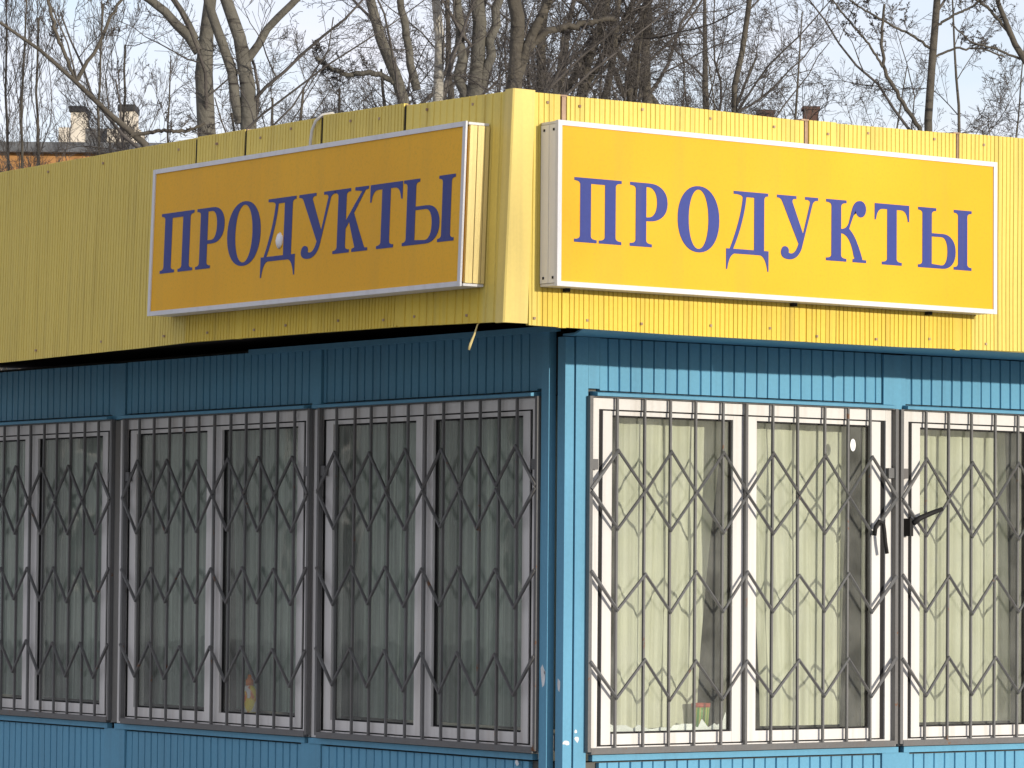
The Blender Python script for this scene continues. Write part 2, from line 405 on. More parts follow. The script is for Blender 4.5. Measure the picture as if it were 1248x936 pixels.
# ---- fascia, street side (right) and shaded side (left)
def lerp_table(tab):
    def f(u):
        for (a, za), (b, zb) in zip(tab[:-1], tab[1:]):
            if u <= b: return za + (zb-za)*max(0, (u-a))/(b-a)
        return tab[-1][1]
    return f
OR, OL = 0.694, 0.791
topR = lerp_table([(-0.7, 3.514), (0.0, 3.520), (0.72, 3.512), (1.59, 3.523), (2.0, 3.528), (6, 3.53)])
botR = lerp_table([(-0.72, 2.583), (0.03, 2.577), (1.28, 2.579), (2.0, 2.590), (6, 2.59)])
topL = lerp_table([(-0.75, 3.518), (0.06, 3.530), (0.685, 3.538), (1.3, 3.535), (1.7, 3.536), (3.5, 3.528), (6, 3.53)])
botL = lerp_table([(-0.70, 2.592), (0.10, 2.607), (1.68, 2.616), (2.15, 2.607), (3.5, 2.593), (6, 2.59)])
off = lambda f, dz: (lambda u: f(u)+dz)
for i, (a, b_, dz) in enumerate([(-0.708, -0.560, 0.0), (-0.525, 0.722, -0.003), (0.752, 0.905, 0.002), (0.909, 1.590, -0.002), (1.615, 3.2, 0.003), (3.22, 5.8, 0.0)]):
    ribbed('fascia_panel', WR, a, b_, botR, off(topR, dz), 0.0245, 0.0058, 0.0042, M['yelR'], OR, 0.02, amp=0.003, parent=shop, seed=60+i)
for i, (a, b_, dz, pt) in enumerate([(-0.640, 0.055, -0.006, 0.052), (0.072, 0.678, 0.004, 0.0235), (0.700, 1.285, -0.003, 0.0235), (1.305, 1.700, 0.003, 0.0235), (1.706, 3.9, 0.0, 0.0235), (3.905, 5.8, 0.002, 0.0235)]):
    ribbed('fascia_panel', WLf, a, b_, botL, off(topL, dz), pt, 0.0055 if pt < 0.03 else 0.012, 0.0042 if pt < 0.03 else 0.004, M['yelL'], OL, 0.02, lean=0.034, amp=0.003, parent=shop, seed=80+i)
# nail heads along the top and foot of the fascia sheets
for (wl, ux, off_, ln, tz, bz) in ((WR, [-0.64, -0.42, -0.1, 0.25, 0.55, 0.82, 1.1, 1.45, 1.8, 2.3], OR, 0.0, topR, botR), (WLf, [-0.45, -0.1, 0.2, 0.5, 0.9, 1.15, 1.5, 1.9, 2.5, 3.1, 3.6], OL, 0.034, topL, botL)):
    for u in ux:
        for z in (tz(u)-rnd.uniform(0.03, 0.05), bz(u)+rnd.uniform(0.025, 0.05)):
            d = off_ + ln*(3.53-z); uu = u+rnd.uniform(-0.05, 0.05)
            MB(wl).box(uu-0.005, uu+0.005, z-0.005, z+0.005, d-0.004, d+0.0055).build('nail_head', M['rust'], shop)
# folded corner trim of the fascia
t = MB()
def ct(x, y, z): return (x, y, z)
zt_, zb_ = 3.521, 2.588
P_out = [(-0.800, -0.702), (-0.842, -0.702)]     # corner at top and bottom
i0 = []
for (z, xc, w) in ((zb_, -0.838, 0.122), (zt_, -0.797, 0.110)):
    row = [t.p(xc, -0.645, z), t.p(xc-0.000, -0.695, z), t.p(xc+0.006, -0.701, z), t.p(xc+w-0.004, -0.701, z), t.p(xc+w, -0.690, z), t.p(xc+0.02, -0.685, z), t.p(xc+0.012, -0.645, z)]
    i0.append(row)
for j in range(7): t.f.append((i0[0][j], i0[0][(j+1) % 7], i0[1][(j+1) % 7], i0[1][j]))
t.f.append(tuple(i0[0])); t.f.append(tuple(reversed(i0[1])))
t.build('fascia_corner_trim', M['yelT'], shop)
# straps showing in the seams of the fascia, and the lap strips over them
for (a, b_, zt) in [(-0.558, -0.527, 3.512), (0.724, 0.750, 3.514), (1.592, 1.613, 3.524)]:
    MB(WR).box(a+0.010, b_, 2.60, zt, OR-0.030, OR-0.006).build('rusty_strap', M['rust'], shop)
    MB(WR).box(a-0.012, b_+0.004, zt-0.003, zt+0.004, OR-0.14, OR-0.002).build('rusty_strap', M['rust'], shop)
    MB(WR).box(a-0.004, a+0.0095, 2.60, zt-0.004, OR-0.06, OR-0.045).build('seam_backing', M['dark'], shop)
for (a, b_, zt) in [(0.057, 0.070, 3.53), (0.680, 0.698, 3.535), (1.287, 1.303, 3.538)]:
    m = MB(WLf); z0 = 2.62
    m.hexa([(a+0.004, z0, OL-0.012), (b_, z0, OL-0.012), (a+0.004, zt, OL-0.03), (b_, zt, OL-0.03), (a+0.004, z0, OL+0.024), (b_, z0, OL+0.024), (a+0.004, zt, OL-0.006), (b_, zt, OL-0.006)])
    m.build('rusty_strap', M['rust'], shop)
for (a, b_) in [(-0.560, -0.525), (0.722, 0.752), (1.590, 1.615)]:
    ribbed('lap_strip', WR, a-0.001, b_+0.001, 2.579, 2.90, 0.0245, 0.0075, 0.006, M['yelR'], OR+0.0015, 0.018, parent=shop, seed=int(a*50)+200)
for (a, b_) in [(0.055, 0.072), (0.678, 0.700), (1.285, 1.305)]:
    MB(WLf).hexa([(a-0.002, 2.612, OL+0.012), (b_+0.002, 2.612, OL+0.012), (a-0.002, 2.9, OL), (b_+0.002, 2.9, OL), (a-0.002, 2.612, OL+0.033), (b_+0.002, 2.612, OL+0.033), (a-0.002, 2.9, OL+0.0235), (b_+0.002, 2.9, OL+0.0235)]).build('lap_strip', M['yelL'], shop)
for (a, zt) in [(0.0565, 3.522), (0.679, 3.53), (1.2865, 3.53), (1.7005, 3.528)]:
    MB(WLf).hexa([(a, 2.92, OL-0.01), (a+0.007, 2.92, OL-0.01), (a, zt, OL-0.03), (a+0.007, zt, OL-0.03), (a, 2.92, OL+0.0225), (a+0.007, 2.92, OL+0.0225), (a, zt, OL+0.0025), (a+0.007, zt, OL+0.0025)]).build('seam_backing', M['dark'], shop)
pbox('roof_edge_rail', M['rust'], WR, -0.68, 5.7, 3.485, 3.506, OR-0.07, OR-0.024)
pbox('roof_edge_rail', M['rust'], WLf, -0.60, 5.7, 3.485, 3.506, OL-0.07, OL-0.026)
# soffit: blue boards under the street side, torn away at the corner; open and dark under the shaded side
s = MB()
pts = [(-0.36, -0.655), (-0.22, -0.672), (5.7, -0.672), (5.7, 0.02), (-0.0, 0.02), (-0.03, -0.10), (-0.18, -0.34), (-0.30, -0.52)]
lo = [s.p(x, y, 2.604+0.004*math.sin(x*9)) for x, y in pts]; hi = [s.p(x, y, 2.612+0.004*math.sin(x*9)) for x, y in pts]
s.f.append(tuple(lo)); s.f.append(tuple(reversed(hi)))
for j in range(len(pts)): s.f.append((lo[j], lo[(j+1) % len(pts)], hi[(j+1) % len(pts)], hi[j]))
s.build('soffit_board', M['blue'], shop)
for u in (3.05, 2.32, 0.9, -0.1, 4.6):
    MB(WLf).box(u, u+0.06, 2.645, 2.698, 0.62, OL-0.06).build('soffit_beam', M['wood'], shop)
pbox('flashing', M['blue'], WLf, 0.02, 2.45, 2.6225, 2.6475, 0.011, 0.035)

# ------------------------------------------------------------------ window grilles
def grille(side, u, label, wall, zz):
    root = empty('window_grille', wall(u, 0.84, 0.03)); tag(root, label, 'grille', 'zigzag grilles over the windows')
    d0 = 0.021; n = 12; GW = GWS[side]; st = GW/n; rr = random.Random(int(u*100)+(7 if side == 'L' else 0))
    for uu in (u, u+GW):
        MB(wall).box(uu-0.0085, uu+0.0085, 0.846, 2.352, d0-0.011, d0+0.011).build('post', M['iron'], root)
    MB(wall).box(u+0.009, u+GW-0.009, 0.836, 0.862, d0-0.0135, d0+0.013).build('rail', M['iron'], root)
    MB(wall).box(u+0.009, u+GW-0.009, 2.3485, 2.3525, d0-0.010, d0+0.006).build('rail', M['iron'], root)
    us = [u+st*j for j in range(n+1)]
    for j in range(1, n):
        us[j] += rr.uniform(-0.006, 0.006)
        a = 0.0062 if j == 6 else 0.0047
        q = us[j]; tl = rr.uniform(-0.006, 0.006)
        e0_, e1_ = d0-0.006, d0+0.006
        MB(wall).hexa([(q-a, 0.8625, e0_), (q+a, 0.8625, e0_), (q+tl-a, 2.348, e0_), (q+tl+a, 2.348, e0_), (q-a, 0.8625, e1_), (q+a, 0.8625, e1_), (q+tl-a, 2.348, e1_), (q+tl+a, 2.348, e1_)]).build('bar', M['iron'], root)
    rows = [(2.130, 1.957, 1), (1.783, 1.951, 1), (1.605, 1.440, 0), (1.230, 1.066, 0)]
    for (zo, ze, kind) in rows:
        pts = []
        for j in range(n+1):
            hi = zo if kind == 1 else ze
            lo_ = ze if kind == 1 else zo
            z = (hi if j % 2 else lo_) + zz + rr.uniform(-0.007, 0.007)
            pts.append((us[j], z, d0+0.0125))
        MB(wall).tube(pts, 0.0092, 5).build('zigzag_bar', M['iron'], root)
    for uu in (u+0.009, u+GW-0.043):
        MB(wall).box(uu, uu+0.034, 2.040, 2.085, 0.0045, d0+0.003).build('hinge_plate', M['iron'], root)
    return root
gR1 = grille('R', GU['R'][0], 'grey zigzag grille over the sunlit window beside the corner', WR, 0.0)
gR2 = grille('R', GU['R'][1], 'grey zigzag grille with bent latch handle over the other sunlit window', WR, -0.004)
gL1 = grille('L', GU['L'][0], 'grey zigzag grille over the shaded window beside the corner', WLf, 0.012)
gL2 = grille('L', GU['L'][1], 'grey zigzag grille over the shaded window with the orange bottle', WLf, 0.004)
gL3 = grille('L', GU['L'][2], 'grey zigzag grille over the shaded window farthest from the corner', WLf, -0.004)
u = GU['R'][1]
MB(WR).tube([(u+0.050, 1.838, 0.050), (u+0.085, 1.862, 0.056), (u+0.150, 1.885, 0.060), (u+0.215, 1.905, 0.062)], [0.013, 0.013, 0.012, 0.010], 8).build('latch_handle', M['gasket'], gR2, True)
MB(WR).box(u+0.032, u+0.052, 1.78, 1.86, 0.006, 0.048).build('latch_plate', M['gasket'], gR2)
u = GU['R'][0]+GWS['R']
MB(WR).tube([(u-0.155, 1.78, 0.055), (u-0.150, 1.82, 0.056), (u-0.130, 1.845, 0.057), (u-0.105, 1.835, 0.057), (u-0.098, 1.80, 0.056), (u-0.092, 1.75, 0.056), (u-0.082, 1.70, 0.056)], 0.009, 8).build('latch_hook', M['gasket'], gR1, True)

# ------------------------------------------------------------------ sign boards with lettering
def bez(p0, c, p1, n=6):
    return [((1-t)**2*p0[0]+2*t*(1-t)*c[0]+t*t*p1[0], (1-t)**2*p0[1]+2*t*(1-t)*c[1]+t*t*p1[1]) for t in [i/n for i in range(n+1)]]
def arc(cx, cy, rx, ry, a0, a1, n=14, e=1.0):
    o = []
    for i in range(n+1):
        a = R(a0+(a1-a0)*i/n); c, s_ = math.cos(a), math.sin(a)
        o.append((cx+rx*math.copysign(abs(c)**e, c), cy+ry*math.copysign(abs(s_)**e, s_)))
    return o
T, B, TT = 0.047, 0.060, 0.086
def foot(x0, x1, o, rev=False):               # bottom serif of a stem x0..x1, walked from right side down and round to the left side
    return bez((x1, T+B), (x1, T), (x1+o, T)) + [(x1+o, 0), (x0-o, 0)] + bez((x0-o, T), (x0, T), (x0, T+B))
def head(x0, x1, o):                           # top serif, walked from the left side up and round to the right side
    return bez((x0, 1-T-B), (x0, 1-T), (x0-o, 1-T)) + [(x0-o, 1), (x1+o, 1)] + bez((x1+o, 1-T), (x1, 1-T), (x1, 1-T-B))
def glyph(ch, w, s, ball):
    """outlines (outer, holes...) of one letter, cap height 1, width w, stem s"""
    o = 0.115
    if ch == 'П':
        a = o; b_ = w-o-s
        return [[bez((a, 1-T-B), (a, 1-T), (0, 1-T)) + [(0, 1), (w, 1)] + bez((w, 1-T), (w-o, 1-T), (w-o, 1-T-B)) + foot(b_, b_+s, o) + [(b_, 1-TT), (a+s, 1-TT)] + foot(a, a+s, o)]]
    if ch == 'Р':
        a = o; ym = 0.405; cx = w-0.37; ry = (1-ym)/2; cy = (1+ym)/2
        outer = bez((a, 1-T-B), (a, 1-T), (0, 1-T)) + [(0, 1)] + arc(cx, cy, w-cx, ry, 90, -90, 18, 0.9) + [(a+s, ym)] + foot(a, a+s, o)
        inner = [(a+s, 1-0.06)] + arc(cx-0.02, cy, w-cx-s+0.02, ry-0.06, 90, -90, 14, 0.9) + [(a+s, ym+0.06)]
        return [[outer, inner]]
    if ch == 'О':
        return [[arc(w/2, 0.5, w/2, 0.525, 0, 352, 40, 0.93), arc(w/2, 0.5, w/2-s*1.06, 0.525-0.055, 0, 352, 32, 0.95)]]
    if ch == 'Д':
        x0, x1 = w*0.655, w*0.655+s
        outer = bez((w*0.385, 1-0.10), (w*0.385, 1-T), (w*0.17, 1-T), 4) + [(w*0.17, 1), (w*0.985, 1), (w*0.985, 1-T)] + bez((w*0.985, 1-T), (x1, 1-T), (x1, 1-T-B), 4) + [(x1, 0.075), (w, 0.075), (w, -0.255), (w*0.975, -0.255)] + bez((w*0.975, -0.255), (w*0.93, -0.02), (w*0.80, 0.0)) + [(w*0.20, 0.0)] + bez((w*0.20, 0.0), (w*0.07, -0.02), (w*0.028, -0.255)) + [(0, -0.255), (0, 0.075), (w*0.085, 0.075)] + bez((w*0.085, 0.075), (w*0.34, 0.55), (w*0.385, 0.90), 8)[1:-1]
        inner = [(x0, 1-TT), (w*0.47, 1-TT)] + bez((w*0.47, 1-TT), (w*0.41, 0.5), (w*0.165, 0.075), 8)[1:] + [(x0, 0.075)]
        return [[outer, inner]]
    if ch == 'У':
        xr = w*0.80
        outer = [(0, 1), (w*0.47, 1), (w*0.47, 1-T)] + bez((w*0.47, 1-T), (w*0.36, 0.96), (w*0.375, 0.90), 4)[1:] + [(w*0.635, 0.40), (w*0.80, 0.90)] + bez((w*0.80, 0.90), (w*0.815, 0.96), (w*0.68, 1-T), 4)[1:] + [(w*0.68, 1), (w, 1), (w, 1-T)] + bez((w, 1-T), (w*0.885, 0.95), (w*0.865, 0.89), 4)[1:] + bez((w*0.60, 0.15), (w*0.50, -0.03), (w*0.30, -0.03), 7) + bez((w*0.30, -0.03), (w*0.10, -0.03), (w*0.10, 0.085), 6)[1:] + bez((w*0.10, 0.085), (w*0.12, 0.185), (w*0.21, 0.18), 5)[1:] + bez((w*0.21, 0.18), (w*0.31, 0.17), (w*0.29, 0.075), 4)[1:] + bez((w*0.29, 0.075), (w*0.44, 0.03), (w*0.525, 0.23), 6)[1:] + [(w*0.125, 0.90)] + bez((w*0.125, 0.90), (w*0.09, 0.96), (0, 1-T), 4)[1:]
        return [[outer]]
    if ch == 'К':
        a = o; b_ = a+s
        left = bez((a, T+B), (a, 1-T-B), (a, 1-T-B), 1)
        base = head(a, b_, o)
        if ball:
            arm = [(b_, 0.53)] + bez((b_, 0.53), (w*0.50, 0.53), (w*0.56, 0.63), 5)[1:] + bez((w*0.64, 0.86), (w*0.70, 1.01), (w*0.84, 1.01), 5) + arc(w*0.86, 0.875, w*0.135, 0.135, 80, -170, 12) + bez((w*0.74, 0.86), (w*0.62, 0.66), (w*0.575, 0.54), 4) + bez((w*0.60, 0.52), (w*0.75, 0.42), (w*0.90, 0.07), 6) + [(w*0.905, T), (w, T), (w, 0), (w*0.66, 0), (w*0.66, T), (w*0.715, T+0.02)] + bez((w*0.69, 0.09), (w*0.60, 0.45), (b_, 0.46), 6)
        else:
            arm = [(b_, 0.50), (w*0.80, 0.93)] + [(w*0.60, 1-T), (w*0.60, 1), (w*0.985, 1), (w*0.985, 1-T), (w*0.90, 0.945), (w*0.585, 0.605)] + bez((w*0.60, 0.58), (w*0.74, 0.33), (w*0.90, 0.07), 4) + [(w*0.92, T), (w, T), (w, 0), (w*0.55, 0), (w*0.55, T), (w*0.635, T+0.02), (w*0.455, 0.475), (b_, 0.375)]
        outer = base + arm + foot(a, b_, o)
        return [[outer]]
    if ch == 'Т':
        x0, x1 = (w-s)/2, (w+s)/2
        outer = [(0, 1), (w, 1), (w, 0.73), (w*0.965, 0.73)] + bez((w*0.955, 0.76), (w*0.92, 1-TT), (w*0.76, 1-TT), 6) + [(x1, 1-TT)] + foot(x0, x1, o) + [(x0, 1-TT)] + bez((w*0.24, 1-TT), (w*0.08, 1-TT), (w*0.045, 0.76), 6) + [(w*0.035, 0.73), (0, 0.73)]
        return [[outer]]
    if ch == 'Ы':
        o2 = o*0.85; a = o2; b_ = a+s; x1 = w-o2; x0 = x1-s; bw = x0-o2*0.55
        cx = b_+(bw-b_)*0.45; ry = 0.29; cy = 0.29
        outer = head(a, b_, o2) + [(b_, 0.58)] + arc(cx, cy, bw-cx, ry, 90, -90, 16, 0.9) + [(0, 0)] + bez((0, T), (a, T), (a, T+B))
        inner = [(b_, 0.525)] + arc(cx-0.02, cy, bw-cx-s*0.88+0.02, ry-0.055, 90, -90, 12, 0.9) + [(b_, 0.07)]
        return [[outer, inner], [head(x0, x1, o2) + foot(x0, x1, o2)]]

def letter(ch, w, s, ball, fn, parent):
    """fn maps (x, y, out) of the letter to the world"""
    b = MB()
    for shape in glyph(ch, w, s, ball):
        loops = []
        for lp in shape:
            q = []
            for p_ in lp:
                if not q or (abs(p_[0]-q[-1][0])+abs(p_[1]-q[-1][1])) > 1e-4: q.append(p_)
            if abs(q[0][0]-q[-1][0])+abs(q[0][1]-q[-1][1]) < 1e-4: q.pop()
            loops.append(q)
        tri = tessellate_polygon([[Vector((x, y, 0)) for x, y in lp] for lp in loops])
        base = len(b.v); flat = [p_ for lp in loops for p_ in lp]
        b.v += [fn(x, y, 0.0016) for x, y in flat]; b.v += [fn(x, y, 0.0002) for x, y in flat]
        N = len(flat)
        b.f += [tuple(base+i for i in t_) for t_ in tri]
        k0 = 0
        for lp in loops:
            n = len(lp)
            for j in range(n): b.f.append((base+k0+j, base+k0+(j+1) % n, base+N+k0+(j+1) % n, base+N+k0+j))
            k0 += n
    return b.build('letter', M['let'], parent)

WORD = 'ПРОДУКТЫ'
def sign(side, wall, ua, z0, w, h, depth, back, spans, y0, cap, stem, ball, lean, label):
    root = empty('sign_board', wall(ua, z0, back)); tag(root, label, 'sign')
    class WW:
        def __call__(s, u, z, d): return wall(u, z, d + lean*(z0+h-z))
    ww = WW(); f0, f1 = back, back+depth; fr = 0.020
    MB(ww).box(ua+fr, ua+w-fr, z0+fr, z0+h-fr, f0+0.02, f1-0.005).build('face_panel', M['sgy'], root)
    for a in ((ua, ua+w, z0+h-fr, z0+h), (ua, ua+w, z0, z0+fr)):
        MB(ww).box(a[0]+fr, a[1]-fr, a[2], a[3], f1-0.018, f1).build('frame_rail', M['alu'], root)
    for a in (ua, ua+w-fr):
        MB(ww).box(a, a+fr, z0, z0+h, f1-(0.008 if side == 'L' else 0.018), f1+0.001).build('frame_rail', M['alu'], root)
    MB(ww).box(ua+0.006, ua+w-0.006, z0+h-0.012, z0+h-0.002, f0, f1-0.019).build('casing', M['alu'], root)
    MB(ww).box(ua+0.006, ua+w-0.006, z0+0.002, z0+0.012, f0, f1-0.019).build('casing', M['alu'], root)
    for j, a in enumerate((ua+0.004, ua+w-0.014)):
        inner_end = (j == 0)
        if side == 'L' and inner_end:
            e = MB(ww); n = 5; dd = (depth-0.021)/n
            for q in range(n):
                e.box(a+(0.0 if q % 2 else -0.003), a+0.010, z0+0.014, z0+h-0.014, f0+dd*q, f0+dd*(q+1)-0.0025)
            e.build('end_cap', M['cream'], root)
        else:
            for q, (g0, g1) in enumerate(((0.0, 0.052), (0.0545, depth-0.020))):
                MB(ww).box(a, a+0.010, z0+0.014, z0+h-0.014, f0+g0, f0+g1).build('end_cap', M['endw'], root)
            for zz in (z0+0.035, z0+h-0.035):
                for q in (0.022, 0.085):
                    MB(ww).box(a-0.002 if inner_end else a+0.0105, a-0.0002 if inner_end else a+0.0125, zz-0.005, zz+0.005, f0+q-0.005, f0+q+0.005).build('screw', M['gasket'], root)
    for q in ((0.05, 0.55, 0.87) if side == 'R' else ()):
        MB(ww).box(ua+w*q, ua+w*q+0.022, z0-0.012, z0+0.0015, f0-0.003, f0+0.020).build('bracket', M['gasket'], root)
    for ch, (a, b_) in zip(WORD, spans):
        if side == 'R': fn = lambda x, y, d, a=a: ww(ua+a+x*cap, z0+y0+y*cap, f1-0.005+d)
        else: fn = lambda x, y, d, a=a: ww(ua+w-a-x*cap, z0+y0+y*cap, f1-0.005+d)
        letter(ch, (b_-a)/cap, stem/cap, ball, fn, root)
    return root
spR = [(0.086, 0.324), (0.367, 0.560), (0.613, 0.831), (0.868, 1.095), (1.139, 1.364), (1.408, 1.632), (1.679, 1.875), (1.926, 2.237)]
spL = [(0.086, 0.362), (0.388, 0.618), (0.645, 0.914), (0.924, 1.192), (1.210, 1.490), (1.480, 1.738), (1.748, 1.982), (1.990, 2.352)]
sgR = sign('R', WR, -0.662, 2.735, 2.384, 0.660, 0.118, OR+0.004, spR, 0.180, 0.258, 0.054, True, 0.0, 'bright yellow sign with blue lettering on the sunlit side of the fascia')
sgL = sign('L', WLf, -0.548, 2.735, 2.415, 0.660, 0.118, OL+0.010, spL, 0.186, 0.268, 0.061, False, 0.034, 'yellow sign with blue lettering on the shaded side of the fascia')

# small things on and round the signs
lm = MB(WLf); zc = 3.00
def ico(b, c, r_, sq):
    rr = random.Random(4); rows = []
    for i in range(7):
        ph = math.pi*i/6; row = []
        for j in range(9):
            an = 2*math.pi*j/9; q = rr.uniform(0.82, 1.12)
            row.append(b.p(c[0]+r_*q*math.sin(ph)*math.cos(an)*0.85, c[1]+r_*q*math.cos(ph)*1.3, c[2]+r_*q*math.sin(ph)*math.sin(an)*sq))
        rows.append(row)
    for A, Bq in zip(rows[:-1], rows[1:]):
        for j in range(9): b.f.append((A[j], A[(j+1) % 9], Bq[(j+1) % 9], Bq[j]))
ico(lm, (0.795, 3.005, OL+0.140), 0.026, 0.6)
tag(lm.build('stuck_lump', M['lump'], None, True), 'small white lump stuck on a letter of the shaded sign', 'lump')
cb = MB(WLf)
cb.tube([(0.745, 3.38, OL+0.020), (0.744, 3.43, OL+0.022), (0.735, 3.48, OL+0.020), (0.718, 3.520, OL+0.012), (0.690, 3.545, OL-0.004), (0.655, 3.550, OL-0.03), (0.60, 3.50, OL-0.08), (0.55, 3.34, OL-0.16)], 0.0068, 8)
tag(cb.build('power_cable', M['cable'], None, True), 'white cable bent over the fascia edge above the shaded sign', 'cable')
ws = MB(WLf)
ws.tube([(-0.50, 2.640, OL-0.03), (-0.488, 2.590, OL+0.02), (-0.478, 2.55, OL+0.028), (-0.460, 2.512, OL+0.034), (-0.452, 2.490, OL+0.036)], [0.003, 0.003, 0.004, 0.006, 0.005], 6)
tag(ws.build('hanging_strip', M['cream'], None, True), 'short pale strip dangling below the fascia beside the corner', 'strip')

# ------------------------------------------------------------------ curtains and things on the sills
def curtain(wall, l0, l1, r0_, r1_, seed, label, zb=0.93, zt=2.40, din=-0.165):
    """pleated sheet whose edges run from l0/r0_ at the foot to l1/r1_ at the head"""
    rr = random.Random(seed); n = int(max(12, (max(r0_, r1_)-min(l0, l1))/0.010)); nz = 12; b = MB(wall); idx = []
    ph = [rr.uniform(0, 6) for _ in range(4)]; lam = rr.uniform(0.085, 0.12)
    for i in range(n+1):
        t_ = i/n; row = []
        for j in range(nz+1):
            v = j/nz; ee = v**1.5
            u = (l0*(1-ee)+l1*ee)*(1-t_) + (r0_*(1-ee)+r1_*ee)*t_
            s0 = t_*(max(r0_, r1_)-min(l0, l1))
            d = 0.008*math.sin(2*math.pi*s0/lam+ph[0]+0.5*math.sin(v*3+ph[1])) + 0.003*math.sin(2*math.pi*s0/(lam*0.43)+ph[2]+v) + 0.012*math.sin(s0*4+ph[3])
            d *= (0.55+0.45*(1-v))
            row.append(b.p(u, zb+(zt-zb)*v, din+d))
        idx.append(row)
    for A, Bq in zip(idx[:-1], idx[1:]):
        for j in range(nz): b.f.append((A[j], Bq[j], Bq[j+1], A[j+1]))
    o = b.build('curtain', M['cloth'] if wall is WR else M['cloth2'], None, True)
    return tag(o, label, 'curtain', 'curtains behind the windows')
def c(px): return px
curtain(WR, 0.40, 0.41, 0.86, 1.03, 1, 'pale curtain behind the striped pot in the sunlit window by the corner')
curtain(WR, 1.22, 1.06, 1.70, 1.74, 2, 'pale curtain beside the oval sticker in a sunlit window')
curtain(WR, 2.00, 2.02, 2.74, 2.70, 3, 'pale curtain drawn across the other sunlit window')
curtain(WR, 2.92, 2.86, 3.50, 3.55, 4, 'pale curtain in the light of the other sunlit window away from the corner')
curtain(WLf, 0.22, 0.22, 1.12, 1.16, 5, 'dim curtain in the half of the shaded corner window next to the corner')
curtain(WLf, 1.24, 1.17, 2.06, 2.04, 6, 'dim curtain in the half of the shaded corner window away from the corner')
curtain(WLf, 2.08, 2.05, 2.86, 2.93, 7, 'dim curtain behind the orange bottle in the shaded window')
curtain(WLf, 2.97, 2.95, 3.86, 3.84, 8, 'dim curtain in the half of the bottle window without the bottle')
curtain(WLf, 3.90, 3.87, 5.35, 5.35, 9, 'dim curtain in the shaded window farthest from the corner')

# detergent-like bottle standing on the inner sill of the middle shaded window
bt = empty('bottle', (0.088, 2.60, 0.911)); tag(bt, 'orange and yellow plastic bottle on the sill of a shaded window', 'bottle')
k = NT('bottle_print'); z = k.xyz()[2]
cA = k.mix(k.ramp(k.noise(26, 2), 0.42, 0.58), (0.85, 0.66, 0.03), (0.82, 0.17, 0.02)); cA = k.mix(k.math('MULTIPLY', k.ramp(k.noise(17, 1), 0.55, 0.6), 0.9), cA, (0.75, 0.75, 0.78))
k.col(cA); k.rough(0.35); M['btl'] = k.m
M['capo'] = plain('orange_cap', (0.85, 0.22, 0.02), 0.4)
MB().lathe((0.088, 2.60, 0.911), [(0.040, 0), (0.046, 0.006), (0.048, 0.03), (0.045, 0.095), (0.040, 0.12), (0.026, 0.14)], 18, 0.55, 1.2).build('body', M['btl'], bt, True)
MB().lathe((0.088, 2.60, 1.0515), [(0.022, 0), (0.022, 0.028), (0.012, 0.034), (0.010, 0.052)], 14, 0.8, 1.0).build('cap', M['capo'], bt, True)
# striped pot on the sill of the sunlit window
po = empty('plant_pot', (0.835, 0.105, 0.911)); tag(po, 'small green striped pot with red rim on a sunlit window sill', 'pot')
k = NT('pot_stripes'); x = k.xyz()
wv = k.math('SINE', k.math('MULTIPLY', x[0], 420.0)); k.col(k.mix(k.ramp(wv, -0.2, 0.2), (0.10, 0.30, 0.05), (0.42, 0.40, 0.10))); k.rough(0.5); M['pot'] = k.m
M['rim'] = plain('red_rim', (0.50, 0.08, 0.05), 0.5); M['soil'] = plain('soil', (0.05, 0.035, 0.025), 0.9)
MB().lathe((0.835, 0.105, 0.911), [(0.034, 0), (0.042, 0.09), (0.044, 0.11)], 18, 1, 0.7).build('body', M['pot'], po, True)
MB().lathe((0.835, 0.105, 1.0212), [(0.046, 0), (0.047, 0.018), (0.040, 0.018), (0.038, 0.010)], 18, 1, 0.7).build('rim', M['rim'], po, True)
# white sticker and torn paper on the glass
st = MB(WR); st.lathe((0, 0, 0), [(1, 0), (1, 0.1)], 20)
st.v = [WR(1.635+q[0]*0.016, 2.185+q[1]*0.028, -0.0205+q[2]*0.01) for q in st.v]
tag(st.build('sticker', M['sticker']), 'white oval sticker on the glass of the sunlit window', 'sticker')
def torn(u_a, u_b, zb, seed):
    rr = random.Random(seed); b = MB(WR); top = []; bot = []; u = u_a
    us_ = [u_a]
    while us_[-1] < u_b: us_.append(us_[-1]+rr.uniform(0.012, 0.04))
    for i, q in enumerate(us_):
        h = rr.uniform(0.008, 0.028) + (0.05 if i == len(us_)-1 else 0) + (0.02 if rr.random() < 0.15 else 0)
        bot.append((b.p(q, zb, -0.0300), b.p(q, zb, -0.0288))); top.append((b.p(q+rr.uniform(-0.006, 0.006), zb+h, -0.0300), b.p(q, zb+h, -0.0288)))
    for i in range(len(us_)-1):
        b.f += [(bot[i][1], bot[i+1][1], top[i+1][1], top[i][1]), (bot[i][0], top[i][0], top[i+1][0], bot[i+1][0]), (top[i][0], top[i][1], top[i+1][1], top[i+1][0])]
    tag(b.build('torn_paper', M['sticker']), 'torn white paper edge along the foot of the sunlit pane beside the corner', 'paper')
torn(0.262, 0.91, 0.927, 5)

# ------------------------------------------------------------------ trees
def at(px, py, dist):
    """the point a given distance off along the view line through a pixel of the 1248x936 frame"""
    d = fw + rt*((px-624)/FPX) - up*((py-468)/FPX)
    return CAM + d*dist
HEAD = np.array([math.sin(YAW), math.cos(YAW), 0.0])

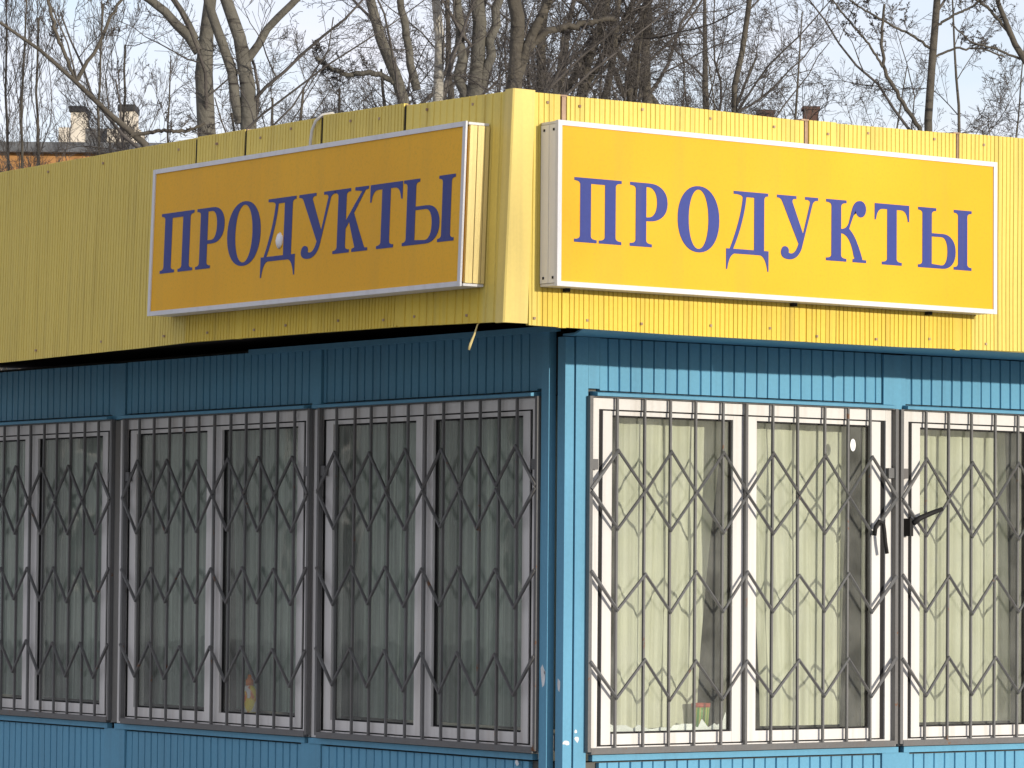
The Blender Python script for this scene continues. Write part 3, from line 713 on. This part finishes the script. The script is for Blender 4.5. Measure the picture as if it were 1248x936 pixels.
def tubes_mesh(groups, name, mat):
    """groups: list of (points [N,K,3], radii [N,K], sides); one mesh"""
    V = []; F = []; base = 0
    for P, rad, n in groups:
        N, K, _ = P.shape
        if N == 0: continue
        T_ = np.empty_like(P); T_[:, 1:-1] = P[:, 2:]-P[:, :-2]; T_[:, 0] = P[:, 1]-P[:, 0]; T_[:, -1] = P[:, -1]-P[:, -2]
        T_ /= np.linalg.norm(T_, axis=2, keepdims=True)+1e-9
        ref = np.where(np.abs(T_[..., 2:3]) > 0.9, np.array([1.0, 0, 0]), np.array([0, 0, 1.0]))
        if K > 1: ref = np.repeat(np.where(np.abs(T_[:, :1, 2:3]) > 0.8, np.array([1.0, 0.2, 0]), np.array([0, 0.1, 1.0])), K, axis=1)
        A = np.cross(T_, ref); A /= np.linalg.norm(A, axis=2, keepdims=True)+1e-9
        Bv = np.cross(T_, A)
        an = np.arange(n)*2*np.pi/n
        ring = P[:, :, None, :] + rad[:, :, None, None]*(A[:, :, None, :]*np.cos(an)[None, None, :, None] + Bv[:, :, None, :]*np.sin(an)[None, None, :, None])
        V.append(ring.reshape(-1, 3))
        ids = base + np.arange(N*K*n).reshape(N, K, n)
        a = ids[:, :-1, :]; b_ = np.roll(ids, -1, axis=2)[:, :-1, :]; c_ = np.roll(ids, -1, axis=2)[:, 1:, :]; d_ = ids[:, 1:, :]
        F.append(np.stack([a, b_, c_, d_], -1).reshape(-1, 4)); base += N*K*n
    V = np.concatenate(V).astype(np.float32); F = np.concatenate(F).astype(np.int32)
    me = bpy.data.meshes.new(name); me.vertices.add(len(V)); me.vertices.foreach_set('co', V.ravel())
    me.loops.add(F.size); me.loops.foreach_set('vertex_index', F.ravel()); me.polygons.add(len(F))
    me.polygons.foreach_set('loop_start', np.arange(0, F.size, 4, dtype=np.int32)); me.polygons.foreach_set('loop_total', np.full(len(F), 4, np.int32))
    me.polygons.foreach_set('use_smooth', np.ones(len(F), bool)); me.update(calc_edges=True); me.materials.append(mat)
    return me

def resample(pts, K):
    pts = np.asarray(pts, float); s_ = np.r_[0, np.cumsum(np.linalg.norm(np.diff(pts[:, :3], axis=0), axis=1))]
    t_ = np.linspace(0, s_[-1], K)
    return np.stack([np.interp(t_, s_, pts[:, i]) for i in range(4)], 1)

def sprout(rg, P, rad, per, lo, ang, length, lr, rr_, K, wob, trop, cap=99.0):
    """children of each branch in P [N,K0,3]; returns points and radii"""
    N, K0, _ = P.shape; n = N*per
    par = np.repeat(np.arange(N), per); t_ = lo + (1-lo)*((np.tile(np.arange(per), N)+rg.random(n))/per)
    t_ = np.clip(t_, 0, 0.985); x = t_*(K0-1); i0 = x.astype(int); f = (x-i0)[:, None]
    i1 = np.minimum(i0+1, K0-1)
    st = P[par, i0]*(1-f)+P[par, i1]*f; r_ = rad[par, i0]*(1-f[:, 0])+rad[par, i1]*f[:, 0]
    tan = P[par, i1]-P[par, np.maximum(i1-1, 0)]; tan /= np.linalg.norm(tan, axis=1, keepdims=True)+1e-9
    q = rg.normal(size=(n, 3)); q -= tan*np.sum(q*tan, 1, keepdims=True); q /= np.linalg.norm(q, axis=1, keepdims=True)+1e-9
    a = np.radians(rg.normal(ang, ang*0.22, n))[:, None]
    d = tan*np.cos(a)+q*np.sin(a); d[:, 2] += trop*0.5; d /= np.linalg.norm(d, axis=1, keepdims=True)
    plen = np.linalg.norm(np.diff(P, axis=1), axis=2).sum(1)[par]
    L = (length if length > 0 else -length*plen)*rg.uniform(0.55, 1.15, n)*(1-0.55*(t_-lo)/(1-lo+1e-6))
    L = np.minimum(np.minimum(L, plen*0.95), cap*rg.uniform(0.7, 1.1, n))
    step = (L/(K-1))[:, None]; out = np.empty((n, K, 3)); out[:, 0] = st; cur = d
    for j in range(1, K):
        cur = cur + rg.normal(size=(n, 3))*wob; cur[:, 2] += trop*0.22; cur /= np.linalg.norm(cur, axis=1, keepdims=True)
        out[:, j] = out[:, j-1]+cur*step
    r1 = np.minimum(r_*lr, np.maximum(L*rr_, 0.0035))
    taper = np.linspace(1, 0.32, K)[None, :]
    return out, np.maximum(r1[:, None]*taper, 0.0036)

def build_tree(name, stems, seed, dist_scale, bark_m, label, cat='tree', group=None, dens=1.0, trop=0.25, ang=48, l1=(0.42, 10), fine=1.0, twig_mat=None):
    """stems: list of polylines [(x, y, z, r)...]; the first reaches the ground"""
    rg = np.random.default_rng(seed); groups = []; K0 = 26
    SP = [resample(s_, K0) for s_ in stems]
    for s_ in SP:
        s_[2:-1, :3] += rg.normal(size=(K0-3, 3))*0.35*s_[2:-1, 3:4]
    P0 = np.stack([s_[:, :3] for s_ in SP]); R0 = np.stack([s_[:, 3] for s_ in SP])
    root = empty(name, tuple(P0[0, 0]*[1, 1, 0])); tag(root, label, cat, group)
    o = link_mesh('trunk', tubes_mesh([(P0, R0, 12)], 'trunk', bark_m), None, root)
    n1 = max(3, int(l1[1]*dens))
    g = []
    P1, R1 = sprout(rg, P0, R0, n1, 0.28, ang, -l1[0], 0.42, 0.0085, 10, 0.13, trop, cap=4.5); g.append((P1, R1, 5))
    P2, R2 = sprout(rg, P1, R1, max(3, int(8*dens)), 0.10, ang, -0.50, 0.6, 0.008, 8, 0.17, trop); g.append((P2, R2, 4))
    P3, R3 = sprout(rg, P2, R2, max(2, int(7*fine)), 0.08, ang, -0.58, 0.75, 0.008, 5, 0.22, trop*0.8); g.append((P3, R3, 3))
    P4, R4 = sprout(rg, P3, R3, max(2, int(5*fine)), 0.10, ang, -0.65, 0.85, 0.009, 3, 0.25, trop*0.6); g.append((P4, R4, 3))
    link_mesh('crown', tubes_mesh(g, 'crown', twig_mat or M['twig']), None, root)
    return root

def px_stem(dist, pts, base=True, topz=None, rtop=0.03, lean=(0, 0)):
    """stem through pixels (px, py, radius px) at one distance, run down to the ground and up to topz"""
    o = []
    sc = dist/FPX
    for (x, y, r_) in pts:
        p_ = at(x, y, dist); o.append([p_.x, p_.y, p_.z, r_*sc])
    if base:
        p_ = o[0]; o = [[p_[0]+lean[0], p_[1]+lean[1], -0.05, p_[3]*1.55], [p_[0]+lean[0]*0.6, p_[1]+lean[1]*0.6, p_[2]*0.45, p_[3]*1.2]] + o
    if topz:
        q, q2 = o[-1], o[-2]; dz = topz-q[2]; d = [(q[i]-q2[i]) for i in range(2)]; hh = max(q[2]-q2[2], 0.3)
        sl_ = math.hypot(d[0], d[1])/hh; kk = min(1.0, 0.25/max(sl_, 1e-3)); d = [d[0]*kk, d[1]*kk]
        o.append([q[0]+d[0]/hh*dz*0.5, q[1]+d[1]/hh*dz*0.5, q[2]+dz*0.5, q[3]*0.62])
        o.append([q[0]+d[0]/hh*dz*0.8, q[1]+d[1]/hh*dz*0.8, topz, rtop])
    return o

G1 = 'bare trees standing behind the shop'
build_tree('bare_tree', [px_stem(55, [(248, 165, 11.5), (247, 110, 11), (245, 62, 11.5), (249, 40, 8.5), (253, 18, 7.8), (257, 0, 7.5)], topz=17),
    px_stem(55, [(243, 62, 8), (235, 50, 6.5), (221, 34, 6), (205, 17, 5.5), (180, 0, 5), (140, -30, 4)], False, 15),
    px_stem(55, [(238, 48, 5), (228, 25, 4), (212, 4, 3.5), (200, -20, 3)], False, 15)], 21, 1, M['bark'], 'bare tree with pale thick trunk forking just above the shaded sign', dens=0.8, trop=0.2)
build_tree('bare_tree', [px_stem(52, [(301, 160, 10.5), (297, 120, 10), (293, 90, 9), (284, 45, 8), (274, 0, 7.5)], topz=17),
    px_stem(52, [(293, 150, 7), (284, 110, 6.5), (276, 70, 6.2), (263, 28, 6), (255, 0, 5.5)], False, 16),
    px_stem(52, [(293, 92, 6), (302, 72, 5.5), (322, 42, 5), (342, 18, 4.6), (362, 0, 4.4), (390, -30, 4)], False, 14)], 22, 1, M['bark'], 'bare tree with twin leaning stems and a long limb beside the forked trunk', dens=0.8, trop=0.2)
build_tree('birch_tree', [px_stem(60, [(533, 122, 6.5), (535, 60, 6), (535, 0, 5.6)], topz=18)], 23, 1, M['birch'], 'slender bare tree with palest straight trunk above the shaded sign end', dens=1.1)
build_tree('bare_tree', [px_stem(63, [(577, 115, 9.5), (578, 60, 9), (580, 0, 8.5)], topz=18), px_stem(63, [(577, 120, 5.5), (590, 100, 6), (600, 50, 6), (608, 0, 5.5)], False, 16),
    px_stem(63, [(570, 130, 6.5), (561, 90, 6.5), (560, 40, 6), (558, 0, 5.5)], False, 16)], 24, 1, M['bark'], 'bare tree of three close upright stems behind the fascia corner', dens=1.0)
build_tree('bare_tree', [px_stem(58, [(628, 112, 10), (629, 80, 9.5), (629, 40, 9), (625, 0, 8.5)], topz=18), px_stem(58, [(629, 100, 7), (638, 70, 6.5), (648, 38, 6), (668, 0, 5.5)], False, 16),
    px_stem(58, [(640, 65, 4.5), (665, 40, 4.5), (700, 30, 4), (750, 22, 3)], False)], 25, 1, M['dbark'], 'dark bare tree rising straight over the fascia corner with a right-hand fork', dens=1.0)
build_tree('bare_tree', [px_stem(66, [(492, 125, 7.5), (480, 82, 7), (464, 40, 6.5), (452, 0, 6)], topz=17), px_stem(66, [(508, 110, 5.5), (500, 75, 5), (488, 0, 4.5)], False, 16),
    px_stem(66, [(486, 105, 4), (470, 92, 3.6), (445, 88, 3.4), (420, 92, 3), (385, 70, 2.5)], False)], 26, 1, M['bark'], 'bare tree leaning away from the pale trunk above the shaded sign', dens=1.1)
build_tree('bare_tree', [px_stem(70, [(705, 115, 5.5), (722, 60, 5), (735, 20, 4.5), (740, 0, 4)], topz=16), px_stem(70, [(690, 112, 4.5), (708, 72, 4.2), (740, 40, 4), (790, 5, 3.4)], False, 14)], 27, 1, M['dbark'], 'dark bare tree with spreading limbs behind the sunlit sign, next to the corner', dens=1.2, trop=0.15)
build_tree('bare_tree', [px_stem(72, [(768, 120, 5), (775, 60, 4.5), (792, 0, 4)], topz=15), px_stem(72, [(762, 118, 4), (745, 80, 3.6), (742, 30, 3.2), (738, 0, 3)], False, 14)], 28, 1, M['dbark'], 'twiggy dark bare tree behind the middle of the sunlit sign', dens=1.2, trop=0.15)
build_tree('bare_tree', [px_stem(62, [(894, 136, 3.8), (902, 80, 3.6), (909, 40, 3.4), (914, 0, 3.2)], topz=15)], 29, 1, M['dbark'], 'thin bare tree with one slim stem above the sunlit sign', dens=0.9, fine=0.8)
build_tree('bare_tree', [px_stem(50, [(1131, 160, 5.0), (1134, 100, 4.8), (1137, 40, 4.5), (1141, 0, 4.3)], topz=16),
    px_stem(50, [(1132, 175, 3.0), (1112, 145, 2.7), (1090, 108, 2.4), (1076, 82, 2.2), (1074, 45, 1.8), (1078, 5, 1.5)], False),
    px_stem(50, [(1135, 60, 1.8), (1110, 42, 1.6), (1075, 25, 1.4), (1035, 0, 1.2)], False), px_stem(50, [(1137, 35, 1.8), (1155, 22, 1.6), (1185, 8, 1.4), (1210, -10, 1.2)], False),
    px_stem(50, [(1076, 82, 1.6), (1060, 55, 1.4), (1030, 20, 1.2), (1015, 0, 1.0)], False), px_stem(50, [(1134, 72, 1.6), (1165, 58, 1.4), (1200, 60, 1.2), (1225, 70, 1.0)], False)], 30, 1, M['dbark'], 'dark straight bare tree with long sloping side limbs above the sunlit sign end', dens=0.75, trop=0.12, fine=0.8, l1=(0.34, 9))
build_tree('bare_tree', [px_stem(48, [(1285, 150, 6), (1268, 105, 5.4), (1248, 78, 4.2), (1234, 48, 3.6), (1219, 20, 3.2), (1215, 0, 2.8), (1212, -22, 2.4)], topz=14),
    px_stem(48, [(1234, 48, 2.2), (1222, 30, 2.0), (1205, 10, 1.8), (1185, -4, 1.5)], False), px_stem(48, [(1244, 72, 1.6), (1215, 60, 1.4), (1185, 52, 1.1), (1160, 30, 0.9)], False)], 31, 1, M['dbark'], 'bare tree bending in over the far end of the sunlit fascia', dens=0.75, trop=0.12, fine=0.85, l1=(0.34, 9))
build_tree('bare_tree', [px_stem(46, [(182, 185, 5), (162, 166, 4.2), (140, 146, 3.5), (100, 106, 2.8), (50, 62, 2.2), (0, 26, 1.9), (-50, 0, 1.6)], topz=13),
    px_stem(46, [(94, 98, 2.8), (104, 78, 2.5), (118, 60, 2.2), (135, 20, 2), (160, -20, 1.8)], False), px_stem(46, [(92, 96, 2.6), (80, 70, 2.4), (68, 40, 2.2), (58, 0, 2)], False),
    px_stem(46, [(160, 165, 2.6), (190, 160, 2.4), (225, 160, 2.2), (250, 150, 1.8)], False)], 32, 1, M['dbark'], 'slanting dark bare stem crossing the pale rooftop beyond the shaded fascia', dens=0.62, trop=0.3, fine=0.8)
# upright young poplars at the far end of the shaded side
for i, (x, d) in enumerate([(10, 74), (27, 70), (47, 78), (120, 76), (150, 82)]):
    build_tree('young_poplar', [px_stem(d, [(x, 215, 1.8), (x+rnd.uniform(-3, 3), 120, 1.5), (x+rnd.uniform(-5, 5), 40, 1.2)], topz=13.0)], 40+i, 1, M['dbark'], 'slender upright bare poplar beyond the shaded end of the fascia', 'tree', 'young poplars beyond the shaded end', dens=1.0, trop=0.55, ang=26, l1=(0.40, 14), fine=0.7)
# background trees, three shapes copied
protos = []
for i in range(3):
    p_ = at(500, 300, 90)
    st_ = [[p_.x, p_.y, -0.05, 0.20], [p_.x, p_.y, 4.0, 0.16], [p_.x+rnd.uniform(-0.6, 0.6), p_.y, 8.5, 0.12], [p_.x+rnd.uniform(-1.5, 1.5), p_.y+rnd.uniform(-1, 1), 14.5, 0.03]]
    s2 = [[p_.x, p_.y, 4.2, 0.11], [p_.x+rnd.uniform(-1.5, 1.5), p_.y+rnd.uniform(-1, 1), 8.0, 0.08], [p_.x+rnd.uniform(-3, 3), p_.y+rnd.uniform(-2, 2), 13, 0.025]]
    protos.append(build_tree('background_tree', [st_, s2], 60+i, 1, M['dbark'], 'twiggy dark bare tree in the tangle farther behind the shop', 'tree', 'farther bare trees', dens=1.25, trop=0.2))
def copy_tree(src, loc, rz, sc):
    r_ = src.copy(); COL.objects.link(r_); r_.location = loc; r_.rotation_euler = (0, 0, rz); r_.scale = (sc, sc, sc)
    for ch in list(src.children):
        q = ch.copy(); COL.objects.link(q); q.parent = r_
    return r_
spots = [(395, 88, 0), (440, 96, 1), (500, 84, 2), (550, 100, 0), (655, 84, 2), (700, 98, 0), (745, 86, 1), (800, 92, 2), (850, 90, 0), (345, 100, 1), (305, 92, 2), (215, 96, 0), (470, 110, 1), (680, 112, 2), (780, 108, 0), (905, 104, 2), (985, 112, 1)]
spots += [(330+i*23+rnd.uniform(-9, 9), rnd.uniform(66, 108), i % 3) for i in range(25) if i % 4 == 1] + [(160, 84, 1), (190, 104, 2), (255, 90, 0), (60, 108, 2)]
for i, (x, d, kx) in enumerate(spots):
    p_ = at(x, 300, d); loc = (p_.x, p_.y, 0); sc = rnd.uniform(0.85, 1.1)
    if x > 870 or x < 260: sc *= 0.74
    if i < 3:
        protos[kx].location = loc; protos[kx].rotation_euler = (0, 0, rnd.uniform(0, 6)); protos[kx].scale = (sc, sc, sc)
    else:
        copy_tree(protos[kx], loc, rnd.uniform(0, 6.28), sc)
# slender young trees whose fine twigs spread over the open sky
sl_p = []
for i in range(2):
    p_ = at(1000, 300, 60)
    sl_p.append(build_tree('slender_tree', [[[p_.x, p_.y, -0.05, 0.07], [p_.x, p_.y, 4.0, 0.055], [p_.x+rnd.uniform(-0.4, 0.4), p_.y, 9.0, 0.035], [p_.x+rnd.uniform(-0.9, 0.9), p_.y, 13.0, 0.012]],
        [[p_.x, p_.y, 3.5, 0.035], [p_.x+0.9-i*1.9, p_.y, 7.5, 0.026], [p_.x+1.8-i*3.7, p_.y+0.5, 12.0, 0.01]]], 90+i, 1, M['dbark'], 'slender bare tree with thin arching twigs above the sunlit fascia', 'tree', 'slender trees behind the sunlit fascia', dens=1.3, trop=0.10, ang=42, l1=(0.36, 12), fine=0.85))
for i, (x, d) in enumerate([(952, 76), (1062, 84), (1180, 78), (1244, 88), (196, 78)]):
    p_ = at(x, 300, d); rz = rnd.uniform(0, 6.28)
    if i < 2: sl_p[i].location = (p_.x, p_.y, 0); sl_p[i].rotation_euler = (0, 0, rz)
    else:
        q = copy_tree(sl_p[i % 2], (p_.x, p_.y, 0), rz, rnd.uniform(0.9, 1.1))
        if i > 3: tag(q, 'slender bare tree with thin arching twigs beside the forked pale trunk', 'tree', 'slender trees beyond the shaded fascia')
# bare tree across the street: the low sun comes through its twigs
st_tree = copy_tree(protos[1], (4.1, -45.5, 0), 1.0, 1.0)
tag(st_tree, 'bare tree across the street from the sunlit wall', 'tree')

# ------------------------------------------------------------------ houses behind and across the street
def house(name, c0, axis, length, depth, height, wall_c, label, floors=5, seed=0, roof_h=0.0, win_w=1.3, parts=True, bays=None):
    """block with its long face starting at c0 and running along axis (unit xy); the depth lies to the left of axis"""
    ax = Vector((axis[0], axis[1], 0)).normalized(); ny = Vector((-ax.y, ax.x, 0))
    root = empty(name, (c0[0], c0[1], 0)); tag(root, label, 'building')
    class HW:
        def __call__(s, u, z, d):
            q = Vector((c0[0], c0[1], 0)) + ax*u - ny*d; return (q.x, q.y, z)
    hw = HW(); wm = plain(name+'_wall', wall_c, 0.85, 0.12, 0.6, 0.2); dm = M['hw_glass']
    MB(hw).box(0, length, 0, height, -depth, 0).build('wall', wm, root)
    MB(hw).box(-0.35, length+0.35, height+0.002, height+0.30, -depth-0.35, 0.40).build('cornice', M['hw_cornice'], root)
    if roof_h:
        m = MB(hw); m.hexa([(-0.3, height+0.302, -depth-0.3), (length+0.3, height+0.302, -depth-0.3), (3, height+roof_h, -depth/2-0.4), (length-3, height+roof_h, -depth/2-0.4), (-0.3, height+0.302, 0.35), (length+0.3, height+0.302, 0.35), (3, height+roof_h, -depth/2+0.4), (length-3, height+roof_h, -depth/2+0.4)])
        m.build('roof', M['roof'], root)
    nb = bays or int(length/3.0); fh = (height-1.0)/floors
    gme = None
    for i in range(nb):
        for j in range(floors):
            u_ = (i+0.5)*length/nb; z_ = 0.9+j*fh+0.4
            f = MB(hw).box(u_-win_w/2-0.08, u_+win_w/2+0.08, z_-0.08, z_+1.58, 0.002, 0.05).build('window', M['hw_frame'], root)
            MB(hw).box(u_-win_w/2, u_+win_w/2, z_, z_+1.5, 0.0505, 0.06).build('pane', dm, f)
    return root, hw
k = NT('far_window_glass'); k.col((0.03, 0.035, 0.04)); k.rough(0.08, 0.5); M['hw_glass'] = k.m
M['hw_frame'] = plain('far_window_frame', (0.55, 0.53, 0.50), 0.6); M['hw_cornice'] = plain('grey_cornice', (0.13, 0.135, 0.14), 0.7)
M['plaster'] = plain('pale_plaster', (0.62, 0.56, 0.46), 0.85, 0.15, 1.5); M['brick'] = plain('dark_brick', (0.10, 0.058, 0.045), 0.9, 0.3, 4.0)
M['capm'] = plain('chimney_cap', (0.03, 0.032, 0.035), 0.6)
# house beyond the shaded side: its eaves line shows at the left edge, with stairhead and two chimneys on the roof
D1 = 112
e0 = at(-420, 190, D1); e1 = at(330, 190, D1); top = at(60, 187, D1).z
axd = (e1-e0)
hA, hwA = house('ochre_house', (e0.x, e0.y), (axd.x, axd.y), axd.xy.length, 12, top, (0.50, 0.26, 0.10), 'ochre walled house whose eaves show beyond the shaded end of the fascia', 5, bays=6)
sc1 = D1/FPX*1.03
uo = lambda px: (px+420)*D1/FPX*1.0
def hbox(name, mat, xa, xb, ya, yb, d0, d1, root=hA, hw=hwA, D=D1):
    za, zb2 = at(60, yb, D).z, at(60, ya, D).z
    return MB(hw).box(uo(xa), uo(xb), za, zb2, d0, d1).build(name, mat, root)
hbox('stairhead', M['hw_cornice'], 70, 150, 150, 178.5, -4.2, -1.2)
hbox('stairhead_wall', M['plaster'], 66, 82, 150, 172, -3.0, -1.0)
hbox('stairhead_wall', M['plaster'], 126, 166, 152, 178.5, -2.6, -0.9)
ch1 = hbox('chimney', M['plaster'], 81, 98, 131, 178.5, -2.2, -0.95); hbox('chimney_cap', M['capm'], 79, 99, 124, 130.8, -2.3, -0.85)
ch2 = hbox('chimney', M['plaster'], 141, 160, 130, 178.5, -2.0, -0.85); hbox('chimney_cap', M['capm'], 139, 161, 122, 129.8, -2.1, -0.75)
# house behind the sunlit side: only two brick chimneys rise over the fascia
D2 = 118
e0 = at(780, 190, D2); e1 = at(1500, 190, D2); top2 = at(960, 172, D2).z
axd = (e1-e0)
hB, hwB = house('brick_house', (e0.x, e0.y), (axd.x, axd.y), axd.xy.length, 12, top2-0.4, (0.25, 0.13, 0.09), 'brick house behind the sunlit side showing only two dark chimneys', 5, bays=6)
uo2 = lambda px: (px-780)*D2/FPX
for (xa, xb, yt) in ((929, 948, 129), (985, 1003, 124)):
    z_b, z_t = top2-0.11, at(960, yt, D2).z
    q = MB(hwB).box(uo2(xa), uo2(xb), z_b, z_t, -2.4, -1.8).build('chimney', M['brick'], hB)
    MB(hwB).box(uo2(xa)-0.05, uo2(xb)+0.05, z_t+0.001, z_t+0.10, -2.45, -1.75).build('chimney_cap', M['brick'], hB)
# across the street (seen only as reflections in the panes)
house('street_block', (-52, 42), (0.75, 0.66), 48, 12, 15.5, (0.22, 0.24, 0.25), 'grey five storey block across the yard from the shaded wall', 5, bays=10)
house('corner_block', (72, -34), (-0.86, -0.50), 44, 12, 15.5, (0.26, 0.23, 0.20), 'five storey block across the street facing the sunlit wall', 5, bays=9)
